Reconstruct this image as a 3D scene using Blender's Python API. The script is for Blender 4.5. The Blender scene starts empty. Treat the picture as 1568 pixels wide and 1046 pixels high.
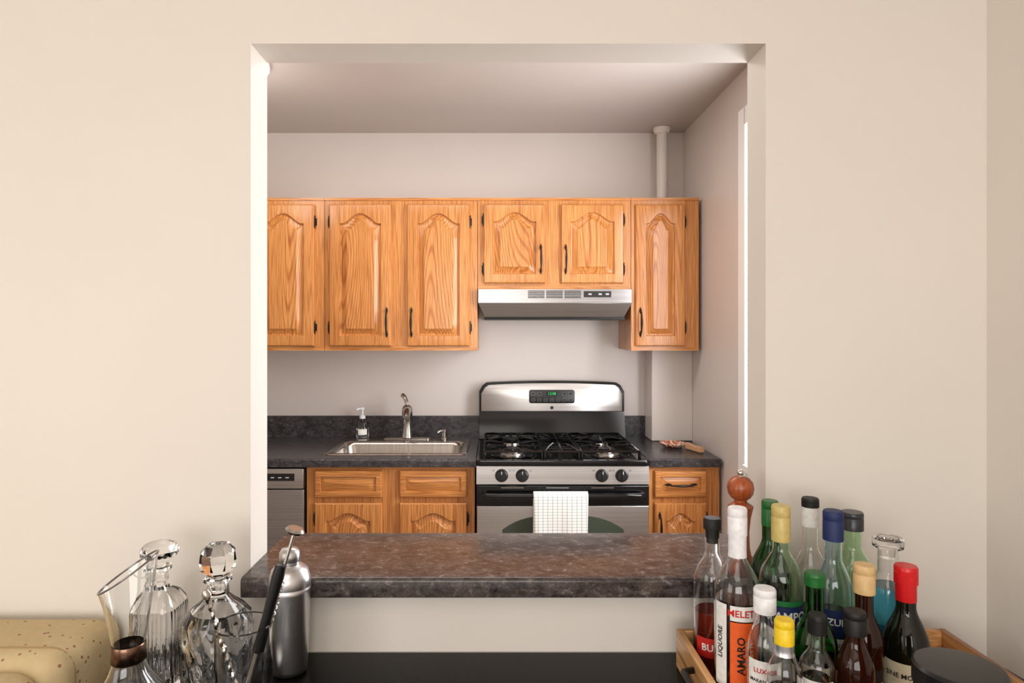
import bpy, math, random
from math import sin, cos, pi, atan2, radians
from mathutils import Vector, Matrix
random.seed(4)
SC = bpy.context.scene
try:
    SC.view_settings.view_transform = 'Standard'
except Exception: pass

def lin(c):
    r = []
    for v in c:
        v /= 255.0
        r.append(v/12.92 if v <= .04045 else ((v+.055)/1.055)**2.4)
    return (r[0], r[1], r[2], 1)

# ---------------------------------------------------------------- materials
def mat(name, col, rough=.5, metal=0, trans=0, ior=1.45, emit=None, es=0, coat=0, spec=None):
    m = bpy.data.materials.new(name); m.use_nodes = True
    p = m.node_tree.nodes['Principled BSDF']
    p.inputs['Base Color'].default_value = lin(col)
    p.inputs['Roughness'].default_value = rough
    p.inputs['Metallic'].default_value = metal
    p.inputs['Transmission Weight'].default_value = trans
    p.inputs['IOR'].default_value = ior
    p.inputs['Coat Weight'].default_value = coat
    if spec is not None: p.inputs['Specular IOR Level'].default_value = spec
    if emit:
        p.inputs['Emission Color'].default_value = lin(emit)
        p.inputs['Emission Strength'].default_value = es
    return m

def N(m, t, **kw):
    n = m.node_tree.nodes.new(t)
    for k, v in kw.items(): setattr(n, k, v)
    return n
def LK(m, a, b): m.node_tree.links.new(a, b)
def P(m): return m.node_tree.nodes['Principled BSDF']
def coords(m, scale):
    tc = N(m, 'ShaderNodeTexCoord'); mp = N(m, 'ShaderNodeMapping')
    mp.inputs['Scale'].default_value = scale
    LK(m, tc.outputs['Object'], mp.inputs['Vector'])
    return mp.outputs['Vector']
def noise(m, vec, scale=1, detail=3, dist=0, rough=.5):
    n = N(m, 'ShaderNodeTexNoise')
    n.inputs['Scale'].default_value = scale; n.inputs['Detail'].default_value = detail
    n.inputs['Distortion'].default_value = dist; n.inputs['Roughness'].default_value = rough
    LK(m, vec, n.inputs['Vector']); return n.outputs['Fac']
def ramp(m, fac, stops):
    r = N(m, 'ShaderNodeValToRGB'); e = r.color_ramp.elements
    while len(e) < len(stops): e.new(.5)
    for i, (p, c) in enumerate(stops):
        e[i].position = p; e[i].color = lin(c)
    LK(m, fac, r.inputs['Fac']); return r.outputs['Color']
def math_(m, op, a, b=None):
    n = N(m, 'ShaderNodeMath', operation=op)
    if hasattr(a, 'links'): LK(m, a, n.inputs[0])
    else: n.inputs[0].default_value = a
    if b is not None:
        if hasattr(b, 'links'): LK(m, b, n.inputs[1])
        else: n.inputs[1].default_value = b
    return n.outputs[0]
def mixc(m, fac, a, b, mode='MIX'):
    n = N(m, 'ShaderNodeMix', data_type='RGBA', blend_type=mode)
    if hasattr(fac, 'links'): LK(m, fac, n.inputs[0])
    else: n.inputs[0].default_value = fac
    for i, v in ((6, a), (7, b)):
        if hasattr(v, 'links'): LK(m, v, n.inputs[i])
        else: n.inputs[i].default_value = v
    return n.outputs[2]
def bump(m, h, strength=.1, dist=.01):
    b = N(m, 'ShaderNodeBump'); b.inputs['Strength'].default_value = strength
    b.inputs['Distance'].default_value = dist
    LK(m, h, b.inputs['Height']); LK(m, b.outputs['Normal'], P(m).inputs['Normal'])

def paint(name, col, rough, bs=.08, var=5):
    m = mat(name, col, rough)
    v = coords(m, (1, 1, 1))
    n = noise(m, v, 1.7, 4)
    c2 = tuple(max(0, x-var) for x in col)
    LK(m, ramp(m, n, [(.3, c2), (.7, col)]), P(m).inputs['Base Color'])
    bump(m, noise(m, v, 14, 4), bs, .01)
    return m

def wood(name, light, mid, dark, scl=(6, 6, .9), fine=(300, 300, 7), rings=60, rough=.33, detail=1.0, tone=0):
    m = mat(name, light, rough, coat=.2)
    P(m).inputs['Coat Roughness'].default_value = .2
    n = noise(m, coords(m, scl), 1, detail, .1)
    s = math_(m, 'SINE', math_(m, 'MULTIPLY', n, rings))
    s = math_(m, 'MULTIPLY_ADD', s, .5)
    s.node.inputs[2].default_value = .5
    c = ramp(m, s, [(0, dark), (.26, mid), (.6, light), (1, light)])
    f = noise(m, coords(m, fine), 1, 3)
    fc = ramp(m, f, [(.36, (200, 182, 162)), (.56, (255, 255, 255))])
    c = mixc(m, .85, c, fc, 'MULTIPLY')
    t = noise(m, coords(m, (3, 3, .6)), 1, 2)
    c = mixc(m, .8, c, ramp(m, t, [(.3, (232, 222, 210)), (.7, (255, 255, 255))]), 'MULTIPLY')
    LK(m, c, P(m).inputs['Base Color'])
    bump(m, f, .05, .002)
    return m

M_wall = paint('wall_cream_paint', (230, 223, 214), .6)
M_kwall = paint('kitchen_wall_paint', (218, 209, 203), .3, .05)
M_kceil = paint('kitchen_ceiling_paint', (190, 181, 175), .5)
M_white = paint('white_trim_paint', (250, 250, 248), .35, .03, 3)
M_pipe = paint('pipe_paint', (228, 222, 214), .45, .6)
OL1, OM1, OD1 = (216, 150, 84), (210, 142, 76), (192, 123, 62)
M_oakV = wood('oak_vertical_grain', OL1, OM1, OD1, (16, 16, .35), rings=150)
M_oakP = wood('oak_panel_grain', (217, 151, 85), (208, 139, 73), (184, 113, 54), (4.2, 4.2, .62), rings=400, detail=.3)
M_oakH = wood('oak_horizontal_grain', OL1, OM1, OD1, (.5, 13, 13), (7, 300, 300), rings=150)
M_traywood = wood('tray_wood', (222, 172, 116), (206, 150, 94), (170, 116, 70), (3, .5, 12), (30, 10, 200), rings=50)
M_millwood = wood('pepper_mill_wood', (176, 90, 46), (156, 74, 36), (122, 54, 26), (10, 10, 2), rings=60)
M_black = mat('black_iron', (22, 20, 20), .4, .3)
M_enamel = mat('black_enamel', (12, 12, 14), .12)
M_plastic = mat('black_plastic', (20, 20, 22), .3)
M_chrome = mat('chrome', (215, 212, 208), .12, 1)
M_nickel = mat('brushed_nickel', (176, 170, 163), .25, 1)
M_display = mat('display_green', (20, 120, 60), .4, emit=(60, 255, 130), es=.7)
M_whiteprint = mat('white_print', (205, 205, 205), .5)
M_ovenglass = mat('oven_window_glass', (62, 72, 60), .08)

def steel(name, col, rough, stretch, bs=.03, dv=.88):
    m = mat(name, col, rough, 1)
    n = noise(m, coords(m, stretch), 1, 2)
    r = N(m, 'ShaderNodeMapRange'); r.inputs[3].default_value = rough-.03; r.inputs[4].default_value = rough+.05
    LK(m, n, r.inputs[0]); LK(m, r.outputs[0], P(m).inputs['Roughness'])
    c2 = tuple(int(x*dv) for x in col)
    LK(m, ramp(m, n, [(.3, c2), (.7, col)]), P(m).inputs['Base Color'])
    if bs: bump(m, n, bs, .0005)
    return m
M_steel = steel('brushed_steel', (186, 182, 180), .30, (1.5, 1.5, 400))
M_hoodsteel = steel('hood_steel', (162, 159, 158), .24, (1.5, 1.5, 400))
M_dwsteel = steel('dishwasher_steel', (160, 156, 155), .34, (1.5, 1.5, 400))
M_shaker = steel('satin_steel', (206, 205, 206), .30, (1.5, 1.5, 900), 0, .96)
M_sinksteel = steel('sink_steel', (182, 176, 168), .24, (300, 4, 4), .02)

def laminate(name, dark, mid, light, sc=1.0, rough=.2, va=.4):
    m = mat(name, mid, rough)
    v = coords(m, (sc*.7, sc, sc))
    n1 = noise(m, v, 85, 7, .5, .72)
    c = ramp(m, n1, [(.34, dark), (.46, mid), (.55, mid), (.68, light)])
    n2 = noise(m, v, 60, 4, 1.6, .6)
    vein = math_(m, 'ABSOLUTE', math_(m, 'SUBTRACT', n2, .5))
    vm = ramp(m, vein, [(0, (255, 255, 255)), (.010, (140, 140, 140)), (.030, (0, 0, 0))])
    sepn = N(m, 'ShaderNodeSeparateColor'); LK(m, vm, sepn.inputs[0])
    c = mixc(m, math_(m, 'MULTIPLY', sepn.outputs[0], va), c, lin(light))
    n3 = noise(m, v, 40, 5, .6, .65)
    d = ramp(m, n3, [(.40, (165, 160, 160)), (.55, (255, 255, 255))])
    c = mixc(m, .8, c, d, 'MULTIPLY')
    LK(m, c, P(m).inputs['Base Color'])
    return m
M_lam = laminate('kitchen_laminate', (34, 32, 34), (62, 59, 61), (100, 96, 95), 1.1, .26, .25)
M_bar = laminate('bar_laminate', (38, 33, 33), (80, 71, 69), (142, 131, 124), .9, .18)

m = mat('table_black_gloss', (14, 13, 14), .16, spec=.12); M_table = m
v = coords(m, (1, 1, 1)); LK(m, ramp(m, noise(m, v, 300, 2), [(.62, (9, 8, 9)), (.75, (44, 40, 38))]), P(m).inputs['Base Color'])

m = mat('floor_tile', (150, 130, 110), .35); M_floor = m
b_ = N(m, 'ShaderNodeTexBrick'); LK(m, coords(m, (3.2, 3.2, 3.2)), b_.inputs['Vector']); b_.offset = 0
b_.inputs['Color1'].default_value = lin((176, 164, 150)); b_.inputs['Color2'].default_value = lin((166, 154, 140))
b_.inputs['Mortar'].default_value = lin((116, 108, 100)); b_.inputs['Mortar Size'].default_value = .012
b_.inputs['Brick Width'].default_value = 1; b_.inputs['Row Height'].default_value = 1
LK(m, b_.outputs['Color'], P(m).inputs['Base Color'])
M_woodfloor = wood('floor_boards', (172, 156, 138), (156, 140, 122), (130, 112, 94), (9, .4, 9), (200, 8, 200), 60, .3)

m = mat('towel_check_cloth', (240, 238, 232), .9); M_towel = m
tc = N(m, 'ShaderNodeTexCoord'); sx = N(m, 'ShaderNodeSeparateXYZ'); LK(m, tc.outputs['Object'], sx.inputs[0])
def stripes(o, per, w):
    return math_(m, 'LESS_THAN', math_(m, 'FRACT', math_(m, 'MULTIPLY', o, 1/per)), w)
g_ = math_(m, 'MAXIMUM', stripes(sx.outputs[0], .021, .10), stripes(sx.outputs[2], .013, .12))
LK(m, mixc(m, g_, lin((240, 239, 234)), lin((150, 152, 156))), P(m).inputs['Base Color'])

m = mat('chair_dotted_fabric', (222, 196, 140), .85); M_fabric = m
vo = N(m, 'ShaderNodeTexVoronoi'); vo.inputs['Scale'].default_value = 55; LK(m, coords(m, (1, 1, 1)), vo.inputs['Vector'])
c = ramp(m, vo.outputs['Distance'], [(.0, (140, 94, 74)), (.14, (156, 112, 86)), (.20, (206, 184, 142)), (1, (198, 176, 134))])
LK(m, c, P(m).inputs['Base Color'])
bump(m, noise(m, coords(m, (1, 1, 1)), 400, 2), .2, .002)
M_piping = mat('chair_piping', (170, 142, 98), .8)

G_clear = mat('clear_glass', (252, 253, 253), .0, trans=1, ior=1.45)
G_crystal = mat('crystal_glass', (254, 254, 254), .0, trans=1, ior=1.5)
G_green = mat('green_glass', (95, 200, 95), .02, trans=1)
G_dkgreen = mat('dark_green_glass', (50, 140, 60), .02, trans=1)
G_pale = mat('pale_green_glass', (218, 242, 216), .01, trans=1)
G_blue = mat('blue_glass', (226, 243, 250), .01, trans=1)
G_brown = mat('dark_brown_glass', (60, 24, 12), .03, trans=.5)
G_wine = mat('dark_wine_glass', (24, 26, 14), .05, trans=.3)
L_clear = mat('clear_liquid', (250, 252, 252), 0, trans=1, ior=1.33)
L_red = mat('red_liquid', (225, 70, 24), 0, trans=.9, ior=1.36)
L_amaro = mat('amaro_liquid', (48, 16, 8), .03, trans=.3, ior=1.36)
L_blue = mat('blue_liquid', (90, 190, 220), 0, trans=.85, ior=1.33)
def lab(n, c, r=.55):
    mm = mat('label_'+n, c, r); c2 = tuple(int(x*.94) for x in c)
    LK(mm, ramp(mm, noise(mm, coords(mm, (1, 1, 1)), 120, 3), [(.35, c2), (.65, c)]), P(mm).inputs['Base Color']); return mm
B_orange = lab('orange', (240, 98, 34)); B_white = lab('white', (240, 238, 232)); B_red = lab('red', (200, 34, 28))
B_cream = lab('cream', (232, 222, 190)); B_navy = lab('navy', (26, 42, 92)); B_green = lab('green', (30, 120, 60))
B_black = lab('black', (20, 20, 20)); B_gold = lab('gold', (206, 184, 112), .35); B_tan = lab('tan', (222, 186, 130), .4)
B_yellow = lab('yellow', (244, 208, 36), .35); B_capred = lab('capred', (215, 26, 30), .3)
B_capwhite = lab('capwhite', (240, 240, 243), .35); B_capgrey = lab('capgrey', (52, 54, 58), .3); B_capgreen = lab('capgreen', (28, 104, 42), .35)
B_teal = lab('teal', (30, 110, 140)); B_silver = mat('label_silver', (205, 205, 210), .3, .8)

# ---------------------------------------------------------------- mesh builder
class B:
    def __init__(s, name):
        s.name = name; s.v = []; s.f = []; s.fm = []; s.mats = []; s.M = Matrix.Identity(4)
    def mi(s, m):
        if m not in s.mats: s.mats.append(m)
        return s.mats.index(m)
    def add(s, vs, fs, m):
        o = len(s.v); s.v += [tuple(s.M @ Vector(p)) for p in vs]
        k = s.mi(m)
        for f in fs: s.f.append([o+i for i in f]); s.fm.append(k)
    def box(s, x0, x1, y0, y1, z0, z1, m, bev=0):
        if bev <= 0:
            vs = [(x, y, z) for x in (x0, x1) for y in (y0, y1) for z in (z0, z1)]
            s.add(vs, [(0, 1, 3, 2), (4, 6, 7, 5), (0, 4, 5, 1), (2, 3, 7, 6), (0, 2, 6, 4), (1, 5, 7, 3)], m)
        else:
            n = 3 if bev < .02 else 6; L = []
            b = bev
            for k in range(n+1):
                a = pi/2*k/n; i = b*(1-sin(a)); L.append(rrect(x0+i, x1-i, y0+i, y1-i, max(b-i, .0003), z0+b*(1-cos(a)), n))
            for k in range(n+1):
                a = pi/2*(1-k/n); i = b*(1-sin(a)); L.append(rrect(x0+i, x1-i, y0+i, y1-i, max(b-i, .0003), z1-b*(1-cos(a)), n))
            s.loops(L, m)
    def loops(s, L, m, c0=True, c1=True):
        n = len(L[0]); vs = [p for l in L for p in l]; fs = []
        for k in range(len(L)-1):
            for i in range(n):
                j = (i+1) % n
                fs.append((k*n+i, k*n+j, (k+1)*n+j, (k+1)*n+i))
        if c0: fs.append(tuple(range(n))[::-1])
        if c1: fs.append(tuple((len(L)-1)*n+i for i in range(n)))
        s.add(vs, fs, m)
    def lathe(s, prof, cx, cy, cz, m, segs=32, fn=None, a0=0, closed=True):
        vs = []; fs = []; rings = []
        for r, z in prof:
            if r <= 1e-6:
                rings.append(('p', len(vs))); vs.append((cx, cy, cz+z))
            else:
                rings.append(('r', len(vs)))
                for i in range(segs):
                    a = a0+2*pi*i/segs; rr, aa, zz = (r, a, z) if fn is None else fn(r, a, z)
                    vs.append((cx+rr*cos(aa), cy+rr*sin(aa), cz+zz))
        for k in range(len(rings)-1):
            (ta, a), (tb, b) = rings[k], rings[k+1]
            for i in range(segs):
                j = (i+1) % segs
                if ta == 'r' and tb == 'r': fs.append((a+i, a+j, b+j, b+i))
                elif ta == 'p' and tb == 'r': fs.append((a, b+j, b+i))
                elif ta == 'r' and tb == 'p': fs.append((a+i, a+j, b))
        s.add(vs, fs, m)
    def tube(s, pts, r, m, segs=8, caps=True):
        pts = [Vector(p) for p in pts]; n = len(pts); L = []
        up = None
        for i, p in enumerate(pts):
            d = (pts[min(i+1, n-1)]-pts[max(i-1, 0)]).normalized()
            if up is None:
                up = Vector((0, 0, 1)) if abs(d.z) < .9 else Vector((1, 0, 0))
            u = (up-d*up.dot(d)).normalized(); w = d.cross(u); up = u
            rr = r(i/(n-1)) if callable(r) else r
            L.append([tuple(p+u*(rr*cos(2*pi*k/segs))+w*(rr*sin(2*pi*k/segs))) for k in range(segs)])
        s.loops(L, m, caps, caps)
    def shell(s, cx, cy, r, z0, z1, ac, half, m, segs=20, rows=1, t=.0005):
        vs = []; fs = []
        for k in range(rows+1):
            z = z0+(z1-z0)*k/rows
            for i in range(segs+1):
                a = ac-half+2*half*i/segs
                rr = r(z) if callable(r) else r
                vs.append((cx+(rr+t)*cos(a), cy+(rr+t)*sin(a), z))
        w = segs+1
        for k in range(rows):
            for i in range(segs): fs.append((k*w+i, k*w+i+1, (k+1)*w+i+1, (k+1)*w+i))
        s.add(vs, fs, m)
    def text(s, txt, size, fn, m, bold=False):
        cu = bpy.data.curves.new('t', 'FONT'); cu.body = txt; cu.size = size
        cu.align_x = 'CENTER'; cu.align_y = 'CENTER'; cu.resolution_u = 2
        if bold: cu.offset = size*.02
        ob = bpy.data.objects.new('t', cu); SC.collection.objects.link(ob)
        dg = bpy.context.evaluated_depsgraph_get()
        me = bpy.data.meshes.new_from_object(ob.evaluated_get(dg))
        vs = [fn(v.co.x, v.co.y) for v in me.vertices]; fs = [tuple(p.vertices) for p in me.polygons]
        s.add(vs, fs, m)
        bpy.data.objects.remove(ob); bpy.data.curves.remove(cu); bpy.data.meshes.remove(me)
    def obj(s, ang=35, bevel=0, fixn=True):
        me = bpy.data.meshes.new(s.name); me.from_pydata(s.v, [], s.f)
        for m in s.mats: me.materials.append(m)
        me.polygons.foreach_set('material_index', s.fm)
        me.validate(); me.update()
        if fixn:
            import bmesh
            bm = bmesh.new(); bm.from_mesh(me); bmesh.ops.recalc_face_normals(bm, faces=bm.faces); bm.to_mesh(me); bm.free()
        me.shade_smooth(); me.set_sharp_from_angle(angle=radians(ang))
        ob = bpy.data.objects.new(s.name, me); SC.collection.objects.link(ob)
        if bevel:
            md = ob.modifiers.new('bev', 'BEVEL'); md.width = bevel; md.segments = 2; md.limit_method = 'ANGLE'; md.angle_limit = radians(50)
        return ob

def rrect(x0, x1, y0, y1, r, z, n=5):
    pts = []
    for (cx, cy, a) in ((x1-r, y1-r, 0), (x0+r, y1-r, pi/2), (x0+r, y0+r, pi), (x1-r, y0+r, 1.5*pi)):
        for i in range(n+1):
            t = a+pi/2*i/n; pts.append((cx+r*cos(t), cy+r*sin(t), z))
    return pts

# ---------------------------------------------------------------- room
CH = 2.575
KB = 3.58       # kitchen back wall
KR = 1.035      # kitchen right wall
W0, W1 = 1.30, 1.394
OL, OR_, OT = -.485, .54, 2.066
BH = 1.0215
TAB = .856

b = B('wall_partition')
b.box(-2.6, OL, W0, W1, 0, CH, M_wall); b.box(OR_, 1.035, W0, W1, 0, CH, M_wall)
b.box(OL, OR_, W0, W1, OT, CH, M_wall); b.box(OL, OR_, W0, W1, 0, BH-.04, M_wall)
b.obj()
b = B('wall_back'); b.box(-2.6, 1.2, KB, KB+.12, 0, CH, M_kwall); b.obj()
b = B('pipe_chase_column'); b.box(.822, KR, 3.41, KB, .915, 1.39, M_kwall); b.obj(bevel=.003)
b = B('wall_right_kitchen')
WY0, WY1, WZ0, WZ1 = 1.80, 2.66, .95, 2.34
b.box(KR, KR+.14, W0, WY0, 0, CH, M_kwall); b.box(KR, KR+.14, WY1, KB, 0, CH, M_kwall)
b.box(KR, KR+.14, WY0, WY1, 0, WZ0, M_kwall); b.box(KR, KR+.14, WY0, WY1, WZ1, CH, M_kwall)
b.obj()
b = B('wall_right'); b.box(.98, 1.12, -3, W0, 0, CH, M_wall); b.obj()
b = B('wall_left'); b.box(-2.74, -2.6, -3, KB+.12, 0, CH, M_wall); b.obj()
b = B('wall_rear'); b.box(-2.74, 1.12, -3.12, -3, 0, CH, M_wall); b.obj()
b = B('floor'); b.box(-2.74, 1.2, -3.12, W1, -.1, 0, M_woodfloor); b.box(-2.74, 1.2, W1, KB+.12, -.1, 0, M_floor); b.obj()
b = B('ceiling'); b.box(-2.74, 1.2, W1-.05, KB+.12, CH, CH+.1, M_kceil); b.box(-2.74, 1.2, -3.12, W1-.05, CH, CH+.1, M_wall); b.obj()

# kitchen side window with casing
b = B('window_1')
x1 = KR-.001
b.box(x1-.018, x1, WY1-.01, WY1+.065, WZ0-.07, WZ1+.065, M_white)
b.box(x1-.018, x1, WY0-.065, WY0+.01, WZ0-.07, WZ1+.065, M_white)
b.box(x1-.018, x1, WY0, WY1, WZ1-.01, WZ1+.065, M_white)
b.box(x1-.03, x1, WY0+.01, WY1-.01, WZ0-.03, WZ0, M_white)
for yy in (WY0, WY1-.04): b.box(KR+.06, KR+.1, yy, yy+.04, WZ0, WZ1, M_white)
for zz in (WZ0, (WZ0+WZ1)/2-.02, WZ1-.04): b.box(KR+.06, KR+.1, WY0+.04, WY1-.04, zz, zz+.04, M_white)
b.obj(bevel=.003)
# rear window frame
b = B('window_2')
b.box(-2.0, .7, -2.999, -2.95, .8, .88, M_white); b.box(-2.0, .7, -2.999, -2.95, 2.3, 2.38, M_white)
for xx in (-2.0, -.69, .62): b.box(xx, xx+.08, -2.999, -2.95, .88, 2.3, M_white)
b.obj()
b = B('baseboard_right'); b.box(.962, .979, -2.9, W0-.002, 0.001, .12, M_white); b.obj(bevel=.003)

# pipe
b = B('ceiling_riser_pipe')
b.lathe([(0, 0), (.028, 0), (.028, .13), (.030, .135), (.028, .14), (.028, CH-2.156-.03), (.036, CH-2.156-.03), (.046, CH-2.156-.012), (.046, CH-2.1562), (0, CH-2.1562)], .895, 3.49, 2.155, M_pipe, 24)
b.obj()

# ceiling dome lamp
M_lampglass = mat('lamp_opal_glass', (255, 250, 240), .4, emit=(255, 248, 238), es=1.2)
b = B('ceiling_dome_lamp')
b.lathe([(0, -.001), (.17, -.001), (.17, -.018), (.158, -.02)], -1.08, 2.62, CH, M_white, 40)
b.lathe([(.158, -.018), (.152, -.04), (.125, -.065), (.07, -.082), (0, -.09)], -1.08, 2.62, CH, M_lampglass, 40)
b.obj()

# ---------------------------------------------------------------- cabinets
def bumpf(t, w=.84):
    t = abs(t)/w
    return 0 if t >= 1 else (.5+.5*cos(pi*t))**.7
def dloop(x0, x1, z0, z1, rise, y):
    pts = []
    nb, ns, nt = 8, 8, 32
    for i in range(nb): pts.append((x0+(x1-x0)*i/nb, y, z0))
    zt = z1-rise
    for i in range(ns): pts.append((x1, y, z0+(zt-z0)*i/ns))
    for i in range(nt):
        u = 1-i/nt; pts.append((x0+(x1-x0)*u, y, zt+rise*bumpf(2*u-1)))
    for i in range(ns): pts.append((x0, y, zt+(z0-zt)*i/ns))
    return pts
def door(b, x0, x1, z0, z1, yf, rise=.055, mg=.052, mf=M_oakV, mp=M_oakP):
    T = .02
    b.loops([dloop(x0, x1, z0, z1, 0, yf), dloop(x0, x1, z0, z1, 0, yf-T+.006),
             dloop(x0+.004, x1-.004, z0+.004, z1-.004, 0, yf-T+.001),
             dloop(x0+.009, x1-.009, z0+.009, z1-.009, 0, yf-T),
             dloop(x0+mg, x1-mg, z0+mg, z1-mg+.006, rise, yf-T)], mf, True, False)
    def a(i, y): return dloop(x0+mg+i, x1-mg-i, z0+mg+i, z1-mg+.006-i, rise, y)
    k = min(.034, (x1-x0)/2-mg-.02, (z1-z0)/2-mg-.008)
    b.loops([a(0, yf-T), a(.002, yf-T+.003), a(.004, yf-T+.012), a(.009, yf-T+.013), a(k, yf-T+.002), a(k+.002, yf-T-.0005)], mp, False, True)
def drawer(b, x0, x1, z0, z1, yf):
    T = .02
    L = lambda i, y: dloop(x0+i, x1-i, z0+i, z1-i, 0, y)
    b.loops([L(0, yf), L(0, yf-T+.006), L(.004, yf-T+.001), L(.009, yf-T), L(.026, yf-T), L(.028, yf-T+.009), L(.031, yf-T+.009), L(.046, yf-T+.001)], M_oakH)
def pull_v(b, x, zc, yf, h=.125):
    pts = [(x, yf, zc-h/2+.008), (x, yf-.018, zc-h/2+.010)]
    for i in range(9):
        t = i/8; pts.append((x, yf-.026-.006*sin(pi*t), zc-h/2+.016+(h-.032)*t))
    pts += [(x, yf-.018, zc+h/2-.010), (x, yf, zc+h/2-.008)]
    b.tube(pts, lambda t: .0036+.0022*sin(pi*t)**4, M_black, 8)
    for s in (-1, 1):
        zz = zc+s*(h/2-.004)
        b.tube([(x, yf-.003, zz-.016), (x, yf-.004, zz), (x, yf-.003, zz+.016)], lambda t: .0015+.005*sin(pi*t), M_black, 8)
def pull_h(b, xc, z, yf, h=.125):
    pts = [(xc-h/2+.008, yf, z), (xc-h/2+.01, yf-.018, z)]
    for i in range(9):
        t = i/8; pts.append((xc-h/2+.016+(h-.032)*t, yf-.026-.006*sin(pi*t), z))
    pts += [(xc+h/2-.01, yf-.018, z), (xc+h/2-.008, yf, z)]
    b.tube(pts, lambda t: .0036+.0022*sin(pi*t)**4, M_black, 8)
    for s in (-1, 1):
        xx = xc+s*(h/2-.004)
        b.tube([(xx-.016, yf-.003, z), (xx, yf-.004, z), (xx+.016, yf-.003, z)], lambda t: .0015+.005*sin(pi*t), M_black, 8)
def hinge(b, x, z, yf):
    b.tube([(x, yf-.008, z-.030), (x, yf-.012, z-.024), (x, yf-.012, z+.024), (x, yf-.008, z+.030)], .0046, M_black, 8)
    b.box(x-.009, x+.009, yf-.004, yf+.0, z-.018, z+.018, M_black)

FU = 3.25; UD0, UD1 = 1.415, 2.117; UB, UT = 1.392, 2.152
def upper(name, x0, x1, z0, z1, doors):
    b = B(name)
    b.box(x0+.001, x1-.001, FU, KB-.001, z0, z1, M_oakV)
    b.box(x0+.001, x1-.001, FU-.003, FU, z0, z0+.022, M_oakH)
    b.box(x0+.0005, x1-.0005, FU-.006, FU, z1-.012, z1, M_oakH)
    for d in doors:
        (a, c, hs, zb, zt, rise, mg) = d
        door(b, a, c, zb, zt, FU, rise, mg)
        hx = a-.001 if hs == 'L' else c+.001
        px = c-.022 if hs == 'L' else a+.022
        for zz in (zb+.092 if zt-zb > .5 else zb+.07, zt-.085 if zt-zb > .5 else zt-.075): hinge(b, hx, zz, FU)
        pull_v(b, px, zb+.118, FU-.02)
    return b.obj()
upper('upper_cabinet', -1.606, -.8445, UB, UT, [(-1.58, -1.27, 'L', UD0, UD1, .05, .05), (-1.20, -.893, 'R', UD0, UD1, .05, .05)])
upper('upper_cabinet', -.844, -.0835, UB, UT, [(-.818, -.510, 'L', UD0, UD1, .05, .05), (-.432, -.122, 'R', UD0, UD1, .05, .05)])
upper('upper_cabinet', -.083, .679, 1.697, UT, [(-.053, .252, 'L', 1.727, 2.117, .045, .045), (.331, .640, 'R', 1.727, 2.117, .045, .045)])
upper('upper_cabinet', .6795, 1.018, UB, UT, [(.700, .945, 'R', UD0, UD1, .05, .05)])

FB = 2.965
def lower(name, x0, x1, cols):
    b = B(name)
    b.box(x0+.001, x1-.001, FB, FB+.02, .10, .875, M_oakV)
    b.box(x0+.001, x0+.019, FB+.02, KB-.001, .10, .875, M_oakV)
    b.box(x1-.019, x1-.001, FB+.02, KB-.001, .10, .875, M_oakV)
    b.box(x0+.019, x1-.019, FB+.02, KB-.001, .10, .118, M_oakV)
    b.box(x0+.001, x1-.001, FB+.07, FB+.09, .001, .10, M_black)
    b.box(x0+.001, x1-.001, FB-.003, FB, .862, .875, M_oakH)
    for (a, c, hs, pull) in cols:
        drawer(b, a, c, .738, .858, FB)
        door(b, a, c, .13, .712, FB, .035, .05)
        hx = a-.001 if hs == 'L' else c+.001
        for zz in (.64, .2): hinge(b, hx, zz, FB)
        if pull: pull_h(b, (a+c)/2, .798, FB-.02)
        if pull: pull_v(b, (a+.022) if hs == 'R' else c-.022, .60, FB-.02)
    return b.obj()
lower('base_cabinet', -.852, -.088, [(-.812, -.508, 'L', False), (-.428, -.124, 'R', False)])
lower('base_cabinet', .699, 1.022, [(.724, .958, 'R', True)])

# countertops with hole for sink
SX0, SX1, SY0, SY1 = -.80, -.125, 3.03, 3.48
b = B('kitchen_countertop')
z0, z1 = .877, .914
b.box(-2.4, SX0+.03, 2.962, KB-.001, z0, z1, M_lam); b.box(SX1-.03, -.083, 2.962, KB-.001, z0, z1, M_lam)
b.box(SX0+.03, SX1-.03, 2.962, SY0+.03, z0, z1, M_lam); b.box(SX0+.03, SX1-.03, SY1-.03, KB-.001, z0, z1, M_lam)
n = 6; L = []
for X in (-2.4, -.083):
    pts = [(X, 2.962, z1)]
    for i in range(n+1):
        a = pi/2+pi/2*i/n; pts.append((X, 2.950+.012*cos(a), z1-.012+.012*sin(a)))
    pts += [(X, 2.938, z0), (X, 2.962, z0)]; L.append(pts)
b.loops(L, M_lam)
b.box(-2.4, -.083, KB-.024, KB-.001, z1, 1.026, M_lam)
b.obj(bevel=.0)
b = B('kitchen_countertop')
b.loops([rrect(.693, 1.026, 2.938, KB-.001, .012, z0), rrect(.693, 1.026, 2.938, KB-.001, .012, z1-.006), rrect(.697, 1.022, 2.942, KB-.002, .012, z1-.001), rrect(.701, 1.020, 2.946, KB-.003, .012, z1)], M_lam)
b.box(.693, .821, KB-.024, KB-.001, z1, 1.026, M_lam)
b.obj()

# sink
b = B('kitchen_sink')
R = lambda i, z, r=.03, fr=0, bk=0: rrect(SX0+i, SX1-i, SY0+i+fr, SY1-i-bk, r, z)
b.loops([R(0, .9145, .03), R(.004, .919, .03), R(.014, .919, .03), R(.028, .918, .03, 0, .085), R(.034, .914, .045, 0, .085), R(.040, .90, .05, 0, .085),
         R(.052, .76, .06, 0, .085), R(.075, .745, .05, 0, .085), R(.14, .742, .03, 0, .07)], M_sinksteel, False, True)
b.lathe([(.045, 0), (.04, .004), (.03, .002), (0, .0)], (SX0+SX1)/2, 3.23, .743, M_chrome, 24)
b.obj(ang=50)

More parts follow.
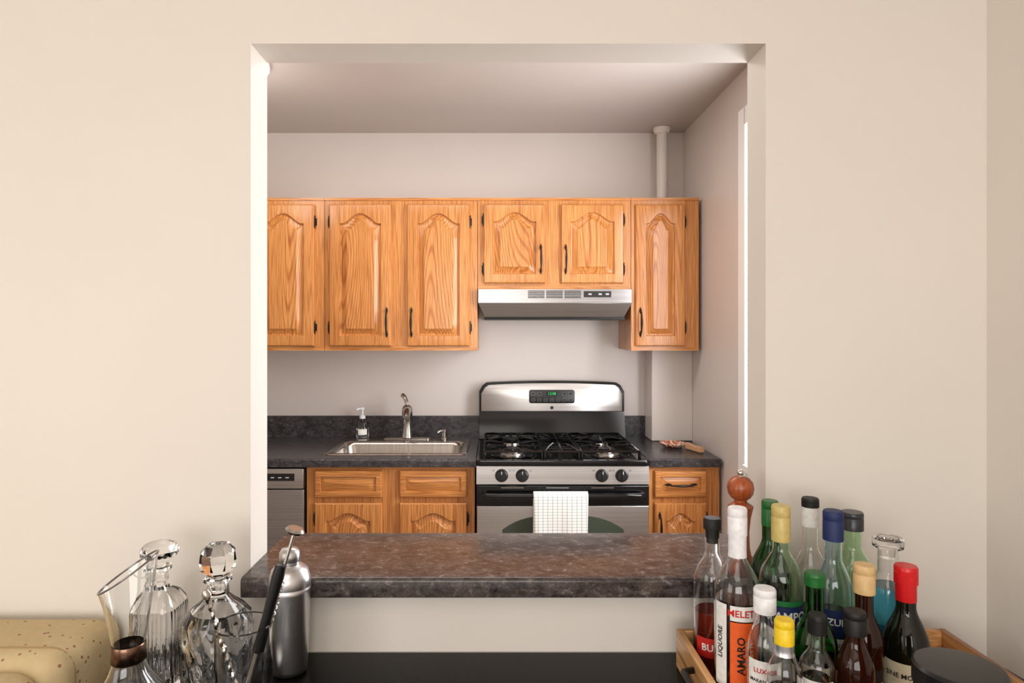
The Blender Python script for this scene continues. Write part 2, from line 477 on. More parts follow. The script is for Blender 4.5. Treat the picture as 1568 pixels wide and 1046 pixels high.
# faucet
b = B('kitchen_faucet')
fx, fy, fz = -.458, 3.435, .9195
b.loops([rrect(fx-.125, fx+.125, fy-.028, fy+.028, .027, fz), rrect(fx-.125, fx+.125, fy-.028, fy+.028, .027, fz+.006), rrect(fx-.118, fx+.118, fy-.022, fy+.022, .021, fz+.010)], M_nickel)
b.lathe([(0.030, .01), (.029, .02), (.026, .03), (.023, .08), (.024, .12), (.027, .125), (.028, .155), (.025, .170), (.016, .180), (0, .184)], fx, fy, fz, M_nickel, 24)
b.tube([(fx, fy, fz+.115), (fx+.008, fy-.05, fz+.155), (fx+.014, fy-.10, fz+.168), (fx+.016, fy-.14, fz+.158), (fx+.016, fy-.16, fz+.135)], lambda t: .020-.002*t, M_nickel, 14)
b.tube([(fx, fy, fz+.175), (fx-.005, fy+.005, fz+.200), (fx-.018, fy+.02, fz+.222), (fx-.03, fy+.03, fz+.230)], lambda t: .009+.003*t, M_nickel, 10)
b.obj()
b = B('sink_soap_dispenser')
b.lathe([(0, 0), (.018, 0), (.018, .008), (.012, .012), (.012, .035), (.016, .04), (.016, .05), (0, .054)], -.265, 3.435, .9195, M_nickel, 20)
b.tube([(-.265, 3.435, .963), (-.285, 3.42, .965), (-.297, 3.41, .958)], .006, M_nickel, 8)
b.obj()

# dish soap bottle
b = B('soap_bottle')
sx_, sy_ = -.71, 3.515
b.lathe([(0, .001), (.033, .001), (.036, .006), (.035, .05), (.028, .08), (.018, .098), (.014, .105), (.014, .112)], sx_, sy_, .9145, G_clear, 24)
b.lathe([(0, .004), (.032, .004), (.032, .045), (0, .045)], sx_, sy_, .9145, L_clear, 24)
b.shell(sx_, sy_, .0355, .935, .965, atan2(-sy_, -sx_), .7, B_white)
b.lathe([(.015, .104), (.016, .104), (.016, .12), (.006, .122), (.006, .15), (.011, .152), (.011, .163), (0, .166)], sx_, sy_, .9145, B_capwhite, 20)
b.tube([(sx_, sy_, 1.072), (sx_-.02, sy_-.02, 1.072), (sx_-.027, sy_-.027, 1.066)], .005, B_capwhite, 8)
b.obj()

# spoon rest
M_cer = mat('glazed_ceramic', (232, 222, 206), .2)
v = coords(M_cer, (1, 1, 1)); n_ = noise(M_cer, v, 60, 3)
LK(M_cer, ramp(M_cer, n_, [(.42, (232, 222, 206)), (.5, (190, 90, 60)), (.56, (150, 50, 40)), (.62, (225, 200, 150))]), P(M_cer).inputs['Base Color'])
b = B('spoon_rest')
b.lathe([(0, .003), (.04, .0015), (.06, .012), (.066, .022), (.063, .022), (.05, .012), (.03, .007), (0, .006)], .885, 3.24, .9145, M_cer, 48, fn=lambda r, a, z: (r*(1+.04*cos(10*a)), a, z))
b.loops([[(.93+dx, 3.19+dy, .9155+dz) for dx, dy, dz in ((0, 0, 0), (.02, .012, 0), (.02, .012, .03), (0, 0, .03))],
         [(.955+dx, 3.11+dy, .9155+dz) for dx, dy, dz in ((0, 0, 0), (.03, .01, 0), (.03, .01, .022), (0, 0, .022))],
         [(.965+dx, 3.08+dy, .9155+dz) for dx, dy, dz in ((0, 0, 0), (.028, .005, 0), (.028, .005, .03), (0, 0, .03))]], mat('spoon_rest_terracotta', (215, 165, 125), .35))
b.obj(bevel=.003)

# dishwasher
b = B('dishwasher')
b.box(-1.462, -.858, 2.975, KB-.01, .10, .873, M_plastic)
b.box(-1.46, -.86, 2.945, 2.975, .13, .775, M_dwsteel, .004)
b.box(-1.46, -.86, 2.940, 2.975, .779, .870, M_steel, .004)
b.box(-1.12, -.90, 2.9385, 2.941, .815, .848, M_plastic)
for i in range(6): b.box(-1.105+i*.033, -1.09+i*.033, 2.937, 2.9386, .828, .832, M_whiteprint)
b.box(-1.44, -.88, 3.03, 3.04, .001, .1, M_plastic)
b.obj()

# range hood
b = B('range_hood')
def rect(x0, x1, y0, y1, z): return [(x0, y0, z), (x1, y0, z), (x1, y1, z), (x0, y1, z)]
hy = 3.215
b.loops([rect(-.080, .677, hy, KB-.002, 1.696), rect(-.080, .677, hy, KB-.002, 1.628)], M_hoodsteel)
b.loops([rect(-.080, .677, hy, KB-.003, 1.6275), rect(-.046, .646, hy+.038, KB-.003, 1.558)], M_steel)
b.loops([rect(-.050, .650, hy+.034, KB-.003, 1.5575), rect(-.050, .650, hy+.036, KB-.004, 1.546)], M_plastic)
for g in range(3):
    for r in range(5):
        xx = .165+g*.09
        b.box(xx, xx+.082, hy-.0008, hy+.001, 1.652+r*.008, 1.6565+r*.008, M_black)
b.box(.44, .575, hy-.003, hy+.001, 1.656, 1.686, M_plastic)
for xx in (.47, .52, .555): b.box(xx-.009, xx+.009, hy-.006, hy-.002, 1.666, 1.676, M_dwsteel)
b.obj(bevel=.001)

# ---------------------------------------------------------------- gas range
b = B('gas_range')
RX0, RX1 = -.080, .690
b.box(RX0, RX1, 2.945, 3.555, .05, .905, M_enamel)
b.box(RX0+.03, RX1-.03, 2.98, 3.5, .001, .05, M_black)
b.loops([rrect(RX0, RX1, 2.905, 3.50, .02, .888), rrect(RX0-.002, RX1+.002, 2.900, 3.50, .02, .905), rrect(RX0, RX1, 2.903, 3.50, .02, .915),
         rrect(RX0+.02, RX1-.02, 2.925, 3.49, .02, .918), rrect(RX0+.035, RX1-.035, 2.94, 3.48, .02, .912)], M_enamel)
b.loops([[(RX0, 2.915, .887), (RX1, 2.915, .887), (RX1, 2.96, .887), (RX0, 2.96, .887)], [(RX0, 2.905, .808), (RX1, 2.905, .808), (RX1, 2.96, .808), (RX0, 2.96, .808)]], M_steel)
for kx in (.032, .124, .479, .568):
    b.M = Matrix.Translation((kx, 2.9105, .846)) @ Matrix.Rotation(radians(90-5), 4, 'X')
    b.lathe([(0, -.004), (.029, -.004), (.029, .004), (.026, .005), (.024, .018), (.021, .024), (0, .025)], 0, 0, 0, M_plastic, 28)
    b.box(-.004, .004, -.022, .022, .02, .034, M_plastic, .0015)
    b.box(-.0012, .0012, .008, .021, .034, .0346, M_whiteprint)
    b.M = Matrix.Identity(4)
for kx in (.032, .124, .479, .568):
    for dx in (-.037, .037):
        b.text('HI' if dx < 0 else 'LO', .009, lambda u, v, kx=kx+dx: (kx+u, 2.9085, .868+v), M_black)
# oven door
b.box(RX0+.002, RX1-.002, 2.900, 2.945, .715, .803, M_enamel, .004)
b.box(RX0+.002, RX1-.002, 2.902, 2.945, .20, .713, M_steel, .004)
b.box(RX0+.002, RX1-.002, 2.905, 2.945, .055, .193, M_steel, .004)
for i in range(3): b.box(.03+i*.2, .13+i*.2, 2.8985, 2.901, .792, .796, M_steel)
def winloop(i, y):
    x0, x1, zb, zt = .035+i, .575-i, .33+i, .672-i
    pts = [(x0, y, zb), (x1, y, zb)]
    for k in range(21):
        u = 1-2*k/20; pts.append(((x0+x1)/2+(x1-x0)/2*u, y, zt-.065*abs(u)**3.2))
    return pts
b.loops([winloop(0, 2.9035), winloop(0, 2.9005), winloop(.006, 2.8995)], M_ovenglass)
b.tube([(-.045, 2.905, .765), (-.045, 2.87, .767), (-.03, 2.858, .768)]+[(-.03+.67*i/10, 2.856, .768) for i in range(1, 10)]+[(.64, 2.858, .768), (.655, 2.87, .767), (.655, 2.905, .765)], .0125, M_enamel, 12)
# backguard
def bgl(i, y, zb=.918):
    x0, x1, zt = RX0-.002+i, RX1+.006-i, 1.222-i
    pts = [(x0, y, zb), (x1, y, zb)]
    for k in range(41):
        u = 1-2*k/40
        z = zt-.012*u*u-.045*max(0, (abs(u)-.88)/.12)**2.2
        pts.append(((x0+x1)/2+(x1-x0)/2*u, y, z))
    return pts
b.loops([bgl(0, 3.55), bgl(0, 3.502), bgl(.003, 3.497)], M_enamel)
b.loops([bgl(.012, 3.498, 1.060), bgl(.012, 3.4945, 1.060), bgl(.014, 3.4935, 1.061)], M_steel)
b.loops([[(RX0+.0, y, z), (RX1+.004, y, z), (RX1+.004, 3.50, z), (RX0, 3.50, z)] for y, z in ((3.455, .919), (3.462, .95), (3.488, 1.045), (3.493, 1.058))], M_enamel)
b.M = Matrix.Translation((.3075, 3.4932, 1.139)) @ Matrix.Rotation(radians(90), 4, 'X')
b.loops([rrect(-.122, .122, -.036, .036, .012, 0), rrect(-.122, .122, -.036, .036, .012, .002), rrect(-.119, .119, -.033, .033, .01, .003)], M_plastic)
b.loops([rrect(-.03, .03, .004, .026, .003, .003), rrect(-.03, .03, .004, .026, .003, .0035)], mat('display_dark', (8, 24, 16), .2))
b.text('12:08', .020, lambda u, v: (u, .015+v, .0038), M_display)
M_btn = mat('button_rim', (130, 130, 130), .4)
for i in range(7):
    xx = -.1+i*.0333
    b.loops([rrect(xx-.010, xx+.010, -.026, -.012, .004, .003), rrect(xx-.010, xx+.010, -.026, -.012, .004, .0036)], M_btn)
    b.loops([rrect(xx-.009, xx+.009, -.025, -.013, .004, .0036), rrect(xx-.009, xx+.009, -.025, -.013, .004, .0039)], M_plastic)
    if i not in (2, 3, 4):
        b.loops([rrect(xx-.010, xx+.010, .008, .022, .004, .003), rrect(xx-.010, xx+.010, .008, .022, .004, .0036)], M_btn)
        b.loops([rrect(xx-.009, xx+.009, .009, .021, .004, .0036), rrect(xx-.009, xx+.009, .009, .021, .004, .0039)], M_plastic)
b.lathe([(0, .001), (.009, .001), (.009, .002), (0, .0022)], 0, -.060, 0, M_plastic, 20)
b.M = Matrix.Identity(4)
# burners
for bx in (.085, .525):
    for by in (3.06, 3.34):
        b.lathe([(.105, 0), (.10, .003), (.085, -.001), (.06, .001), (0, .001)], bx, by, .9135, M_enamel, 36)
        b.lathe([(.058, 0), (.055, .009), (.045, .012), (.042, .018), (0, .018)], bx, by, .9135, M_nickel, 28)
        b.lathe([(.040, .018), (.040, .025), (.034, .029), (0, .030)], bx, by, .9135, M_black, 28)
b.lathe([(.05, 0), (.046, .012), (.034, .014), (.034, .022), (0, .024)], .305, 3.20, .9135, M_black, 28)
def bar(p, q, r=.0055): b.tube([p, q], r, M_enamel, 6)
GZ = .952
def grate(x0, x1, y0, y1, centers):
    cs = [(x0, y0), (x1, y0), (x1, y1), (x0, y1)]
    for i in range(4):
        p, q = cs[i], cs[(i+1) % 4]; bar((p[0], p[1], GZ-.006), (q[0], q[1], GZ-.006))
        b.tube([(p[0], p[1], .914), (p[0], p[1], GZ-.004)], .007, M_enamel, 6)
    ym = (y0+y1)/2
    if len(centers) > 1: bar((x0, ym, GZ-.006), (x1, ym, GZ-.006))
    for cx, cy, ya, yb in centers:
        for (ex, ey) in ((x0, cy), (x1, cy), (cx, ya), (cx, yb)):
            dx, dy = cx-ex, cy-ey; L_ = math.hypot(dx, dy); k = (L_-.028)/L_
            b.tube([(ex, ey, GZ-.006), (ex+dx*.3, ey+dy*.3, GZ+.003), (ex+dx*k, ey+dy*k, GZ+.003)], .005, M_enamel, 6)
        for (ex, ey) in ((x0, ya), (x1, ya), (x0, yb), (x1, yb)):
            dx, dy = cx-ex, cy-ey
            b.tube([(ex, ey, GZ-.006), (ex+dx*.3, ey+dy*.3, GZ+.002), (ex+dx*.66, ey+dy*.66, GZ+.002)], .0045, M_enamel, 6)
grate(-.045, .215, 2.945, 3.455, [(.085, 3.06, 2.945, 3.20), (.085, 3.34, 3.20, 3.455)])
grate(.395, .655, 2.945, 3.455, [(.525, 3.06, 2.945, 3.20), (.525, 3.34, 3.20, 3.455)])
grate(.228, .382, 2.945, 3.455, [(.305, 3.20, 2.945, 3.455)])
for yy in (3.0, 3.06, 3.12, 3.28, 3.34, 3.40): bar((.228, yy, GZ-.003), (.382, yy, GZ-.003), .0045)
b.obj()

# towel draped over handle
b = B('dish_towel')
tx0, tx1 = .170, .408
path = []
for i in range(14): path.append((2.876+.002*sin(i), .50+.26*i/13))
for i in range(1, 8):
    a = pi*i/8; path.append((2.856+.020*cos(a), .768+.019*sin(a)))
for i in range(22): path.append((2.836, .768-.33*i/21))
vs = []; fs = []; nx = 26
for k, (y, z) in enumerate(path):
    t = max(0, (k-21)/21)
    for i in range(nx+1):
        u = i/nx
        w = (sin(u*9+1)*.004+sin(u*21)*.0015)*t*1.3
        vs.append((tx0+(tx1-tx0)*u+(.006*t*(1-2*u)), y-max(w, -.006), z+(.004*sin(u*3) if k > 20 else 0)))
w = nx+1
for k in range(len(path)-1):
    for i in range(nx): fs.append((k*w+i, k*w+i+1, (k+1)*w+i+1, (k+1)*w+i))
b.add(vs, fs, M_towel)
o = b.obj(ang=80); md = o.modifiers.new('s', 'SOLIDIFY'); md.thickness = .003; md.offset = 0

# ---------------------------------------------------------------- bar counter
b = B('bar_countertop')
y0, y1, z0, z1 = 1.245, 1.53, BH-.038, BH
pts = []
for i in range(7):
    a = pi/2+pi/2*i/6; pts.append((y0+.008+.008*cos(a), z1-.008+.008*sin(a)))
for i in range(5):
    a = pi+pi/2*i/4; pts.append((y0+.004+.004*cos(a), z0+.004+.004*sin(a)))
for i in range(5):
    a = 1.5*pi+pi/2*i/4; pts.append((y1-.004+.004*cos(a), z0+.004+.004*sin(a)))
for i in range(7):
    a = pi/2*i/6; pts.append((y1-.008+.008*cos(a), z1-.008+.008*sin(a)))
b.loops([[(X, p, q) for p, q in pts] for X in (OL+.001, OR_-.001)], M_bar)
b.obj()

# console table
b = B('console_table')
b.box(-.70, .93, .50, 1.297, TAB-.03, TAB, M_table, .004)
b.box(-.66, .89, .54, 1.27, TAB-.11, TAB-.03, M_table)
for xx in (-.66, .84):
    for yy in (.54, 1.22): b.box(xx, xx+.05, yy, yy+.05, .001, TAB-.10, M_table)
b.obj()

# armchair left
b = B('upholstered_armchair')
def pad(x0, x1, y0, y1, z0, z1, r, m=M_fabric):
    b.box(x0, x1, y0, y1, z0, z1, m, r)
pad(-1.50, -.735, 1.10, 1.290, .25, .938, .04)
pad(-1.47, -.750, .95, 1.13, .40, .925, .06)
pad(-1.42, -.88, .50, 1.04, .22, .46, .05)
pad(-1.54, -1.40, .48, 1.06, .18, .64, .05)
pad(-.89, -.735, .48, 1.06, .18, .64, .05)
for xx in (-1.50, -.82):
    for yy in (.52, 1.20): b.lathe([(0, .001), (.018, .001), (.028, .2), (0, .2)], xx+.03, yy, 0, M_millwood, 12)
def piping(x0, x1, y, z0, z1, r):
    pts = [(x0, y, z0)]
    for k in range(6):
        a = pi-pi/2*k/5; pts.append((x0+r+r*cos(a), y, z1-r+r*sin(a)))
    for k in range(6):
        a = pi/2-pi/2*k/5; pts.append((x1-r+r*cos(a), y, z1-r+r*sin(a)))
    pts.append((x1, y, z0)); b.tube(pts, .004, M_piping, 8)
piping(-1.497, -.738, 1.145, .5, .936, .04)
piping(-1.467, -.753, 1.01, .5, .923, .06)
b.obj(ang=60)

# ---------------------------------------------------------------- left glassware
b = B('slanted_wine_decanter')
H_ = .268
def slant(r, a, z):
    t = max(0, (z-.17)/(H_-.17)); return (r, a, z+.027*cos(a-.25)*t*t)
x_, y_ = -.560, 1.0
out = [(0, .0), (.062, .0), (.074, .006), (.078, .02), (.07, .05), (.048, .085), (.028, .115), (.022, .135), (.023, .16), (.028, .19), (.034, .228), (.041, H_)]
inn = [(.0388, H_-.0002), (.032, .228), (.026, .19), (.021, .16), (.020, .135), (.026, .115), (.046, .085), (.068, .05), (.075, .02), (.071, .009), (.058, .004), (0, .004)]
b.lathe(out+inn, x_, y_, TAB+.001, G_clear, 48, fn=slant)
b.lathe([(.0225, .132), (.0245, .134), (.0245, .158), (.0235, .16)], x_, y_, TAB+.001, mat('bronze_band', (120, 92, 76), .25, 1), 40)
b.tube([(x_+.0405*cos(2*pi*i/40), y_+.0405*sin(2*pi*i/40), TAB+.001+H_+.027*cos(2*pi*i/40-.25)) for i in range(41)], .0016, mat('smoked_glass_rim', (120, 116, 114), .1, .6), 6, False)
b.obj(ang=60)

def kf(a, p=6):
    c_, s_ = abs(cos(a)), abs(sin(a)); return 1/((c_**p+s_**p)**(1/p))
b = B('cut_crystal_decanter')
x_, y_ = -.600, 1.17
def f1(r, a, z):
    if z < .175 and r > .02:
        return (r*kf(a)*(1+.022*cos(36*a)*(1 if .015 < z < .11 else 0)), a, z)
    return (r, a, z)
out = [(0, 0), (.036, 0), (.039, .004), (.039, .02), (.039, .05), (.039, .1), (.039, .112), (.039, .14), (.036, .155), (.028, .168), (.0175, .178), (.0145, .19), (.015, .205), (.021, .212), (.020, .216)]
inn = [(.011, .216), (.0115, .19), (.022, .168), (.034, .145), (.034, .1), (.034, .03), (.028, .015), (0, .013)]
b.lathe(out+inn, x_, y_, TAB+.001, G_crystal, 108, fn=f1)
b.lathe([(0, .19), (.0095, .192), (.0105, .216), (.012, .222), (.022, .228), (.031, .236), (.032, .246), (.026, .255), (.012, .260), (0, .261)], x_, y_, TAB+.001, G_crystal, 12)
b.obj(ang=25)
b = B('cut_crystal_decanter')
x_, y_ = -.472, 1.115
def f2(r, a, z):
    if r > .045 and z > .01: return (r*(1+.05*abs(sin(7*a+z*60))-.03+0.03*abs(sin(7*a-z*60))), a, z)
    return (r, a, z)
out = [(0, 0), (.050, 0), (.056, .006)]+[(.057+.001*sin(i), .01+.008*i) for i in range(17)]+[(.054, .15), (.044, .165), (.028, .178), (.018, .188), (.017, .205), (.024, .213), (.023, .217)]
inn = [(.013, .217), (.013, .19), (.024, .176), (.038, .16), (.044, .14), (.044, .08), (.042, .02), (0, .016)]
b.lathe(out+inn, x_, y_, TAB+.001, G_crystal, 112, fn=f2)
b.lathe([(0, .19), (.011, .192), (.012, .218), (.016, .222), (.030, .234), (.0315, .248), (.030, .260), (.020, .272), (0, .273)], x_, y_, TAB+.001, G_crystal, 8)
b.obj(ang=22)

b = B('mixing_glass')
gx, gy = -.378, .985
def f3(r, a, z):
    if .02 < z < .12 and r > .036: return (r*(1+.025*abs(sin(7*a+z*60))+.02*abs(sin(7*a-z*60))), a, z)
    return (r, a, z)
b.lathe([(0, 0), (.034, 0), (.037, .004)]+[(.0375+.0003*i, .012+.008*i) for i in range(15)]+[(.041, .16), (.042, .195), (.0405, .1965), (.039, .195), (.0375, .15), (.0345, .03), (.032, .018), (0, .016)], gx, gy, TAB+.001, G_crystal, 84, fn=f3)
b.obj(ang=40)
def tool(name, p, q, fn):
    b = B(name); p = Vector(p); q = Vector(q); d = (q-p)
    b.M = Matrix.Translation(p) @ d.to_track_quat('Z', 'Y').to_matrix().to_4x4(); fn(b, d.length); return b.obj()
def t_spoon(b, L):
    n = 120
    b.tube([(.0014*cos(i*.9), .0014*sin(i*.9), L*i/n) for i in range(n+1)], .0030, M_nickel, 6)
    b.lathe([(0, L-.004), (.006, L-.002), (.007, L+.004), (.004, L+.01), (0, L+.012)], 0, 0, 0, M_nickel, 12)
tool('bar_spoon', (-.355, .970, TAB+.022), (-.420, .955, TAB+.25), t_spoon)
def t_mud(b, L):
    b.lathe([(0, 0), (.011, 0), (.012, .01), (.007, .05), (.0055, L*.5)], 0, 0, 0, M_nickel, 16)
    b.lathe([(.0055, L*.5), (.009, L*.5+.004), (.0075, L*.7), (.0095, L*.93), (.008, L), (0, L+.003)], 0, 0, 0, M_plastic, 16)
tool('cocktail_muddler', (-.392, .985, TAB+.022), (-.322, .985, TAB+.285), t_mud)
def t_str(b, L):
    b.tube([(0, 0, 0), (0, 0, L)], .0028, M_nickel, 8)
    n = 150
    b.tube([(.007*cos(i*.42), .007*sin(i*.42), L*.45+L*.3*i/n) for i in range(n+1)], .0011, M_nickel, 5)
    b.lathe([(0, L), (.012, L+.0), (.015, L+.004), (.012, L+.008), (0, L+.008)], 0, 0, 0, M_nickel, 20)
tool('cocktail_strainer', (-.398, 1.006, TAB+.022), (-.310, 1.012, TAB+.325), t_str)

b = B('cocktail_shaker')
x_, y_ = -.384, 1.225
b.lathe([(0, 0), (.030, 0), (.0325, .003), (.033, .01), (.036, .08), (.0385, .150), (.039, .158), (.0382, .159), (.0385, .161), (.038, .175), (.033, .190), (.024, .198), (.0185, .201), (.0185, .204), (.0195, .205), (.0185, .222), (.014, .229), (0, .231)], x_, y_, TAB+.001, M_shaker, 64)
b.obj(ang=50)

# ---------------------------------------------------------------- tray and bottles
TX0, TX1, TY0, TY1, TZ = .345, .855, .885, 1.241, TAB+.001
b = B('wooden_bottle_tray')
b.box(TX0, TX1, TY0, TY1, TZ, TZ+.009, M_traywood)
b.box(TX0, TX0+.012, TY0, TY1, TZ+.009, TZ+.072, M_traywood); b.box(TX1-.012, TX1, TY0, TY1, TZ+.009, TZ+.072, M_traywood)
b.box(TX0+.012, TX1-.012, TY0, TY0+.012, TZ+.009, TZ+.072, M_traywood); b.box(TX0+.012, TX1-.012, TY1-.012, TY1, TZ+.009, TZ+.072, M_traywood)
for X, s in ((TX0, -1), (TX1, 1)):
    b.tube([(X, .99, TZ+.05), (X+s*.02, 1.0, TZ+.052), (X+s*.022, 1.06, TZ+.054), (X+s*.02, 1.12, TZ+.052), (X, 1.13, TZ+.05)], .006, M_black, 8)
b.obj(bevel=.002)
BZ = TZ+.0095

def smooth(t): t = max(0, min(1, t)); return t*t*(3-2*t)
def bottle(name, x, y, H, R, body, sh, nr, glass, cap, cap_h, cap_r, liq=None, fill=0, labels=(), texts=(), sleeve=None, solid=False, capfn=None, topfl=None):
    """body = height of straight body, sh = shoulder height"""
    b = B(name)
    def ro(z):
        if z < .006: return R*(.93+.07*math.sqrt(max(0, z/.006)))
        if z <= body: return R
        if z <= body+sh:
            t = (z-body)/sh
            return nr+(R-nr)*(math.sqrt(max(0, 1-t*t))*(1-t)+ (1-smooth(t))*t)
        return nr
    zs = [0, .002, .006, body*.3, body*.7, body]+[body+sh*i/10 for i in range(1, 11)]+[H-cap_h*.5, H-.004]
    out = [(0, .003), (R*.6, .001)]+[(ro(z), z) for z in zs]
    if solid:
        b.lathe(out+[(0, H-.004)], x, y, BZ, glass, 36)
    else:
        t = .0022
        inn = [(max(ro(z)-t, .004), z) for z in reversed(zs) if z > .007]+[(R-.006, .008), (0, .010)]
        b.lathe(out+inn, x, y, BZ, glass, 36)
    if liq:
        f = fill; t = .0026
        zl = [.0105, .013]+[z for z in zs if .014 < z < f]+[f]
        b.lathe([(0, .0105)]+[(max(ro(z)-t, .003), z) for z in zl[1:]]+[(0, f)], x, y, BZ, liq, 36)
    if capfn: capfn(b, x, y, BZ+H)
    else:
        b.lathe([(nr*.9, H-cap_h), (cap_r, H-cap_h), (cap_r, H-cap_h*.35), (cap_r-.0005, H-cap_h*.33), (cap_r-.0005, H-cap_h*.30), (cap_r, H-cap_h*.28), (cap_r, H-.003), (cap_r-.0015, H), (0, H)], x, y, BZ, cap, 28)
    if sleeve:
        m_, h_ = sleeve
        zz = [H-cap_h-h_+h_*i/5 for i in range(6)]
        b.lathe([(ro(z)+.0009, z) for z in zz], x, y, BZ, m_, 28)
    ac = atan2(-y, -x)
    for (z0, z1, off, half, m_) in labels:
        b.shell(x, y, lambda z: ro(z-BZ), BZ+z0, BZ+z1, ac+off, half, m_, rows=1 if z1 < body else 6, t=.0005)
    for (s_, size, z, off, m_, vert) in texts:
        rr = ro(z)+.0013
        if not vert: fn = lambda u, v: (x+rr*cos(ac+off+u/rr), y+rr*sin(ac+off+u/rr), BZ+z+v)
        else: fn = lambda u, v: (x+rr*cos(ac+off-v/rr), y+rr*sin(ac+off-v/rr), BZ+z+u)
        b.text(s_, size, fn, m_, True)
    return b.obj(ang=40)

def cork(b, x, y, zt):
    b.lathe([(0, -.045), (.010, -.045), (.011, -.020), (.0155, -.020), (.016, -.004), (.014, 0), (0, 0)], x, y, zt, B_black, 24)
def glasscap(b, x, y, zt):
    b.lathe([(0, -.035), (.012, -.035), (.013, -.018), (.024, -.016), (.0245, -.002), (.022, 0), (0, 0)], x, y, zt, G_crystal, 24)

bottle('liquor_bottle', .397, 1.19, .287, .033, .17, .055, .0125, G_clear, B_black, .03, .013, L_red, .12,
       labels=[(.045, .08, 0, .9, B_red)], texts=[('BULL', .017, .063, 0, B_white, False)], capfn=cork)
bottle('amaro_bottle', .400, 1.075, .337, .037, .195, .065, .0135, G_clear, B_capwhite, .045, .0155, L_amaro, .19,
       labels=[(.055, .162, .30, .60, B_orange), (.055, .188, -.75, .30, B_white), (.164, .188, .30, .60, B_white)],
       texts=[('MELETTI', .0150, .176, .32, B_red, False), ('AMARO', .017, .11, .17, B_black, True), ('MELETTI', .012, .11, .47, B_cream, True), ('LIQUORE', .012, .125, -.75, B_black, True)], sleeve=(B_capwhite, .035))
bottle('green_liquor_bottle', .500, 1.185, .32, .034, .18, .07, .0135, G_dkgreen, B_capgreen, .045, .0145, None, 0, labels=[(.05, .13, 0, .9, B_cream)])
bottle('vermouth_bottle', .486, 1.108, .332, .035, .20, .06, .0135, G_pale, B_gold, .06, .0155, L_clear, .06,
       labels=[(.07, .139, .2, 1.0, B_white), (.07, .095, .2, 1.0, B_green), (.140, .172, .2, 1.0, B_navy), (.173, .182, .2, 1.0, B_green)], texts=[('CAMPO', .02, .156, .3, B_white, False), ('SECCO', .012, .118, .3, B_green, False)])
bottle('gin_bottle', .578, 1.195, .322, .032, .175, .06, .0135, G_clear, B_black, .016, .0150, L_clear, .12, sleeve=(B_white, .035), labels=[(.04, .12, 0, .9, B_white)])
bottle('tequila_bottle', .580, 1.118, .320, .030, .18, .06, .0140, G_blue, B_navy, .05, .0165, L_clear, .15,
       labels=[(.115, .16, 0, 1.0, B_navy), (.09, .113, 0, 1.0, B_white)], texts=[('AZUL', .016, .140, 0, B_white, False), ('ANEJO', .010, .300, 0, B_yellow, False), ('REPOSADO', .008, .102, 0, B_navy, False)])
bottle('clear_liquor_bottle', .652, 1.190, .298, .032, .19, .045, .016, G_pale, B_capgrey, .032, .0190, L_clear, .10, labels=[(.05, .13, 0, .9, B_white)])
bottle('blue_gin_bottle', .678, 1.125, .272, .030, .175, .04, .016, G_clear, B_capgrey, .03, .02, L_blue, .19, labels=[(.07, .13, 0, .8, B_teal)], texts=[('GIN', .016, .105, 0, B_white, False)], capfn=glasscap)
bottle('sherry_bottle', .592, 1.045, .254, .028, .125, .055, .0130, G_brown, B_tan, .045, .0160, None, 0, labels=[(.03, .078, 0, 1.1, B_cream), (.080, .098, 0, 1.1, B_black), (.035, .045, 0, 1.1, B_red)], texts=[('JEREZ', .011, .089, 0, B_gold, False), ('VINO', .012, .063, 0, B_black, False)], solid=True)
bottle('wine_bottle', .668, 1.060, .247, .034, .11, .07, .0145, G_wine, B_capred, .028, .0175, None, 0, sleeve=(B_capred, .028),
       labels=[(.02, .10, -.1, 1.0, B_cream)], texts=[('SINE MORA', .0105, .08, -.1, B_black, False), ('VINTAGE', .009, .06, -.1, B_red, False), ('RISERVA', .007, .045, -.1, B_black, False)], solid=True)
bottle('green_herbal_bottle', .508, 1.035, .245, .033, .125, .06, .0135, G_green, B_capgreen, .02, .0155, None, 0,
       labels=[(.03, .056, 0, .9, B_cream), (.058, .075, 0, .9, B_green), (.077, .108, 0, .9, B_cream)], texts=[('FINO', .015, .092, 0, B_red, False)])
bottle('white_capped_bottle', .412, .995, .236, .026, .14, .05, .013, G_clear, B_capwhite, .036, .0165, L_amaro, .10, labels=[(.03, .135, 0, 1.0, B_white)], texts=[('LUXOR', .010, .12, 0, B_red, False), ('MARASCHINO', .007, .105, 0, B_black, False)])
bottle('yellow_capped_bottle', .412, .928, .218, .024, .135, .04, .012, G_clear, B_yellow, .034, .0135, L_clear, .12, labels=[(.03, .130, 0, 1.2, B_white)], texts=[('GIN', .014, .115, 0, B_navy, False)], sleeve=(B_silver, .015))
bottle('bitters_bottle', .482, .975, .205, .0245, .125, .03, .012, G_clear, B_black, .028, .0135, L_clear, .11, labels=[(.02, .115, 0, 1.0, B_white)], texts=[('BITTERS', .009, .10, 0, B_red, False), ('AROMATIC', .006, .088, 0, B_black, False)])
bottle('coffee_liqueur_bottle', .541, .980, .208, .0265, .115, .05, .013, G_brown, B_black, .034, .0160, None, 0, labels=[(.03, .068, 0, 1.1, B_orange), (.070, .095, 0, 1.1, B_black)], texts=[('KAFE', .015, .082, 0, B_yellow, False)], solid=True)

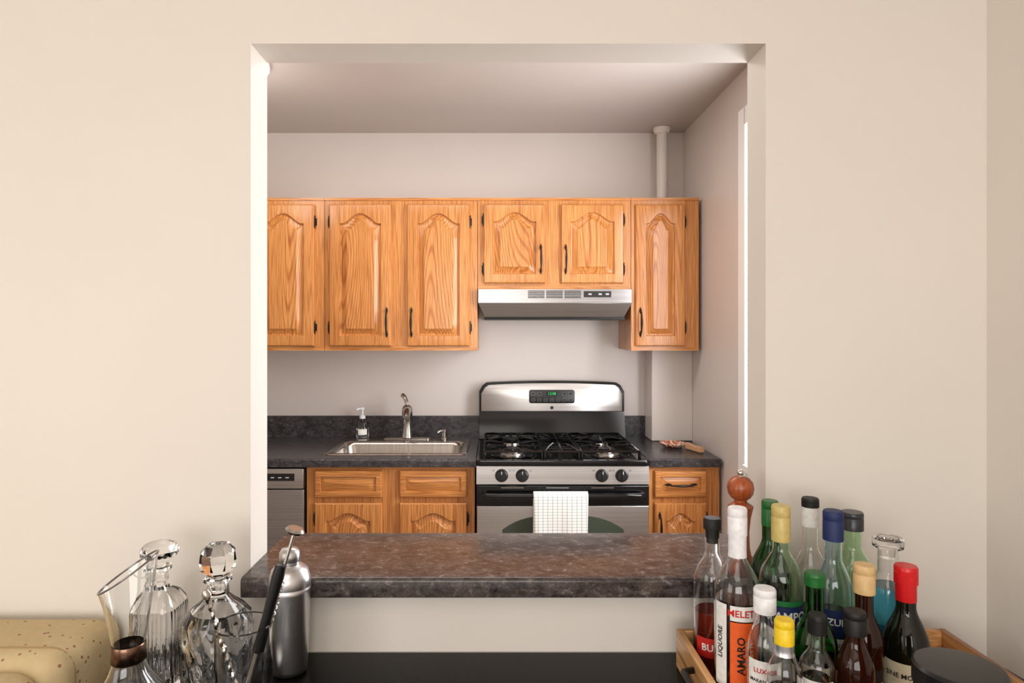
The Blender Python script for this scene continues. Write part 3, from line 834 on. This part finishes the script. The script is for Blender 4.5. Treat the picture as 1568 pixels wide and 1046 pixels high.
b = B('pepper_mill')
x_, y_ = .481, 1.276
b.lathe([(0, 0), (.024, 0), (.0255, .004), (.0255, .012), (.022, .022), (.017, .05), (.016, .08), (.019, .108), (.023, .125), (.024, .130), (.018, .134), (.012, .138), (.012, .142), (.018, .146), (.0235, .154), (.0255, .165), (.0235, .176), (.017, .184), (.008, .188), (0, .188)], x_, y_, BH+.0005, M_millwood, 32)
b.lathe([(.006, .188), (.005, .190), (.0065, .193), (.0065, .197), (.004, .200), (0, .201)], x_, y_, BH+.0005, M_chrome, 16)
b.obj(ang=50)

b = B('storage_jar')
x_, y_ = .588, .825
b.lathe([(0, 0), (.048, 0), (.05, .004), (.05, .186), (0, .186)], x_, y_, TZ, mat('jar_amber', (70, 44, 30), .1), 40)
b.lathe([(.050, .186), (.052, .188), (.052, .210), (.049, .214), (.044, .2145), (0, .2145)], x_, y_, TZ, M_plastic, 48)
b.obj()

# ---------------------------------------------------------------- lights
def area(name, loc, rot, sx, sy, power, col):
    l = bpy.data.lights.new(name, 'AREA'); l.shape = 'RECTANGLE'; l.size = sx; l.size_y = sy; l.energy = power; l.color = col
    o = bpy.data.objects.new(name, l); o.location = loc; o.rotation_euler = rot; SC.collection.objects.link(o); return o
area('window_daylight_side', (KR+.055, (WY0+WY1)/2, (WZ0+WZ1)/2), (0, radians(90), 0), WZ1-WZ0-.05, WY1-WY0-.05, 38, (.98, .98, 1))
area('window_daylight_rear', (-.65, -2.93, 1.6), (radians(90), 0, 0), 2.6, 1.4, 66, (1, .985, .97))
area('dining_fill_left', (-2.55, -.9, 1.5), (0, radians(-90), 0), 1.4, 1.6, 17, (1, .985, .965))  # added fill with no window behind it, lifts the right dining wall
area('dining_ceiling_light', (-.3, -.8, CH-.05), (0, 0, 0), 1.2, 1.2, 10, (1, .96, .92))
area('kitchen_fill_light', (-.5, 2.45, CH-.03), (0, 0, 0), 1.6, .5, 15, (1, .96, .92))  # added fill lamp without a fitting, brightens the kitchen beside the dome lamp
l = bpy.data.lights.new('kitchen_bulb', 'POINT'); l.energy = 5; l.color = (1, .95, .88); l.shadow_soft_size = .12
o = bpy.data.objects.new('kitchen_bulb', l); o.location = (-1.08, 2.62, CH-.30); SC.collection.objects.link(o)

w = bpy.data.worlds.new('World'); SC.world = w; w.use_nodes = True
w.node_tree.nodes['Background'].inputs[0].default_value = (.85, .92, 1, 1); w.node_tree.nodes['Background'].inputs[1].default_value = 1.5

# ---------------------------------------------------------------- camera
cd = bpy.data.cameras.new('camera'); cd.sensor_width = 36; cd.lens = 36*1000/1568
cd.shift_x = 27/1568; cd.shift_y = -18/1568; cd.clip_start = .02
co = bpy.data.objects.new('camera', cd); co.location = (0, 0, 1.496); co.rotation_euler = (radians(90), 0, 0)
SC.collection.objects.link(co); SC.camera = co
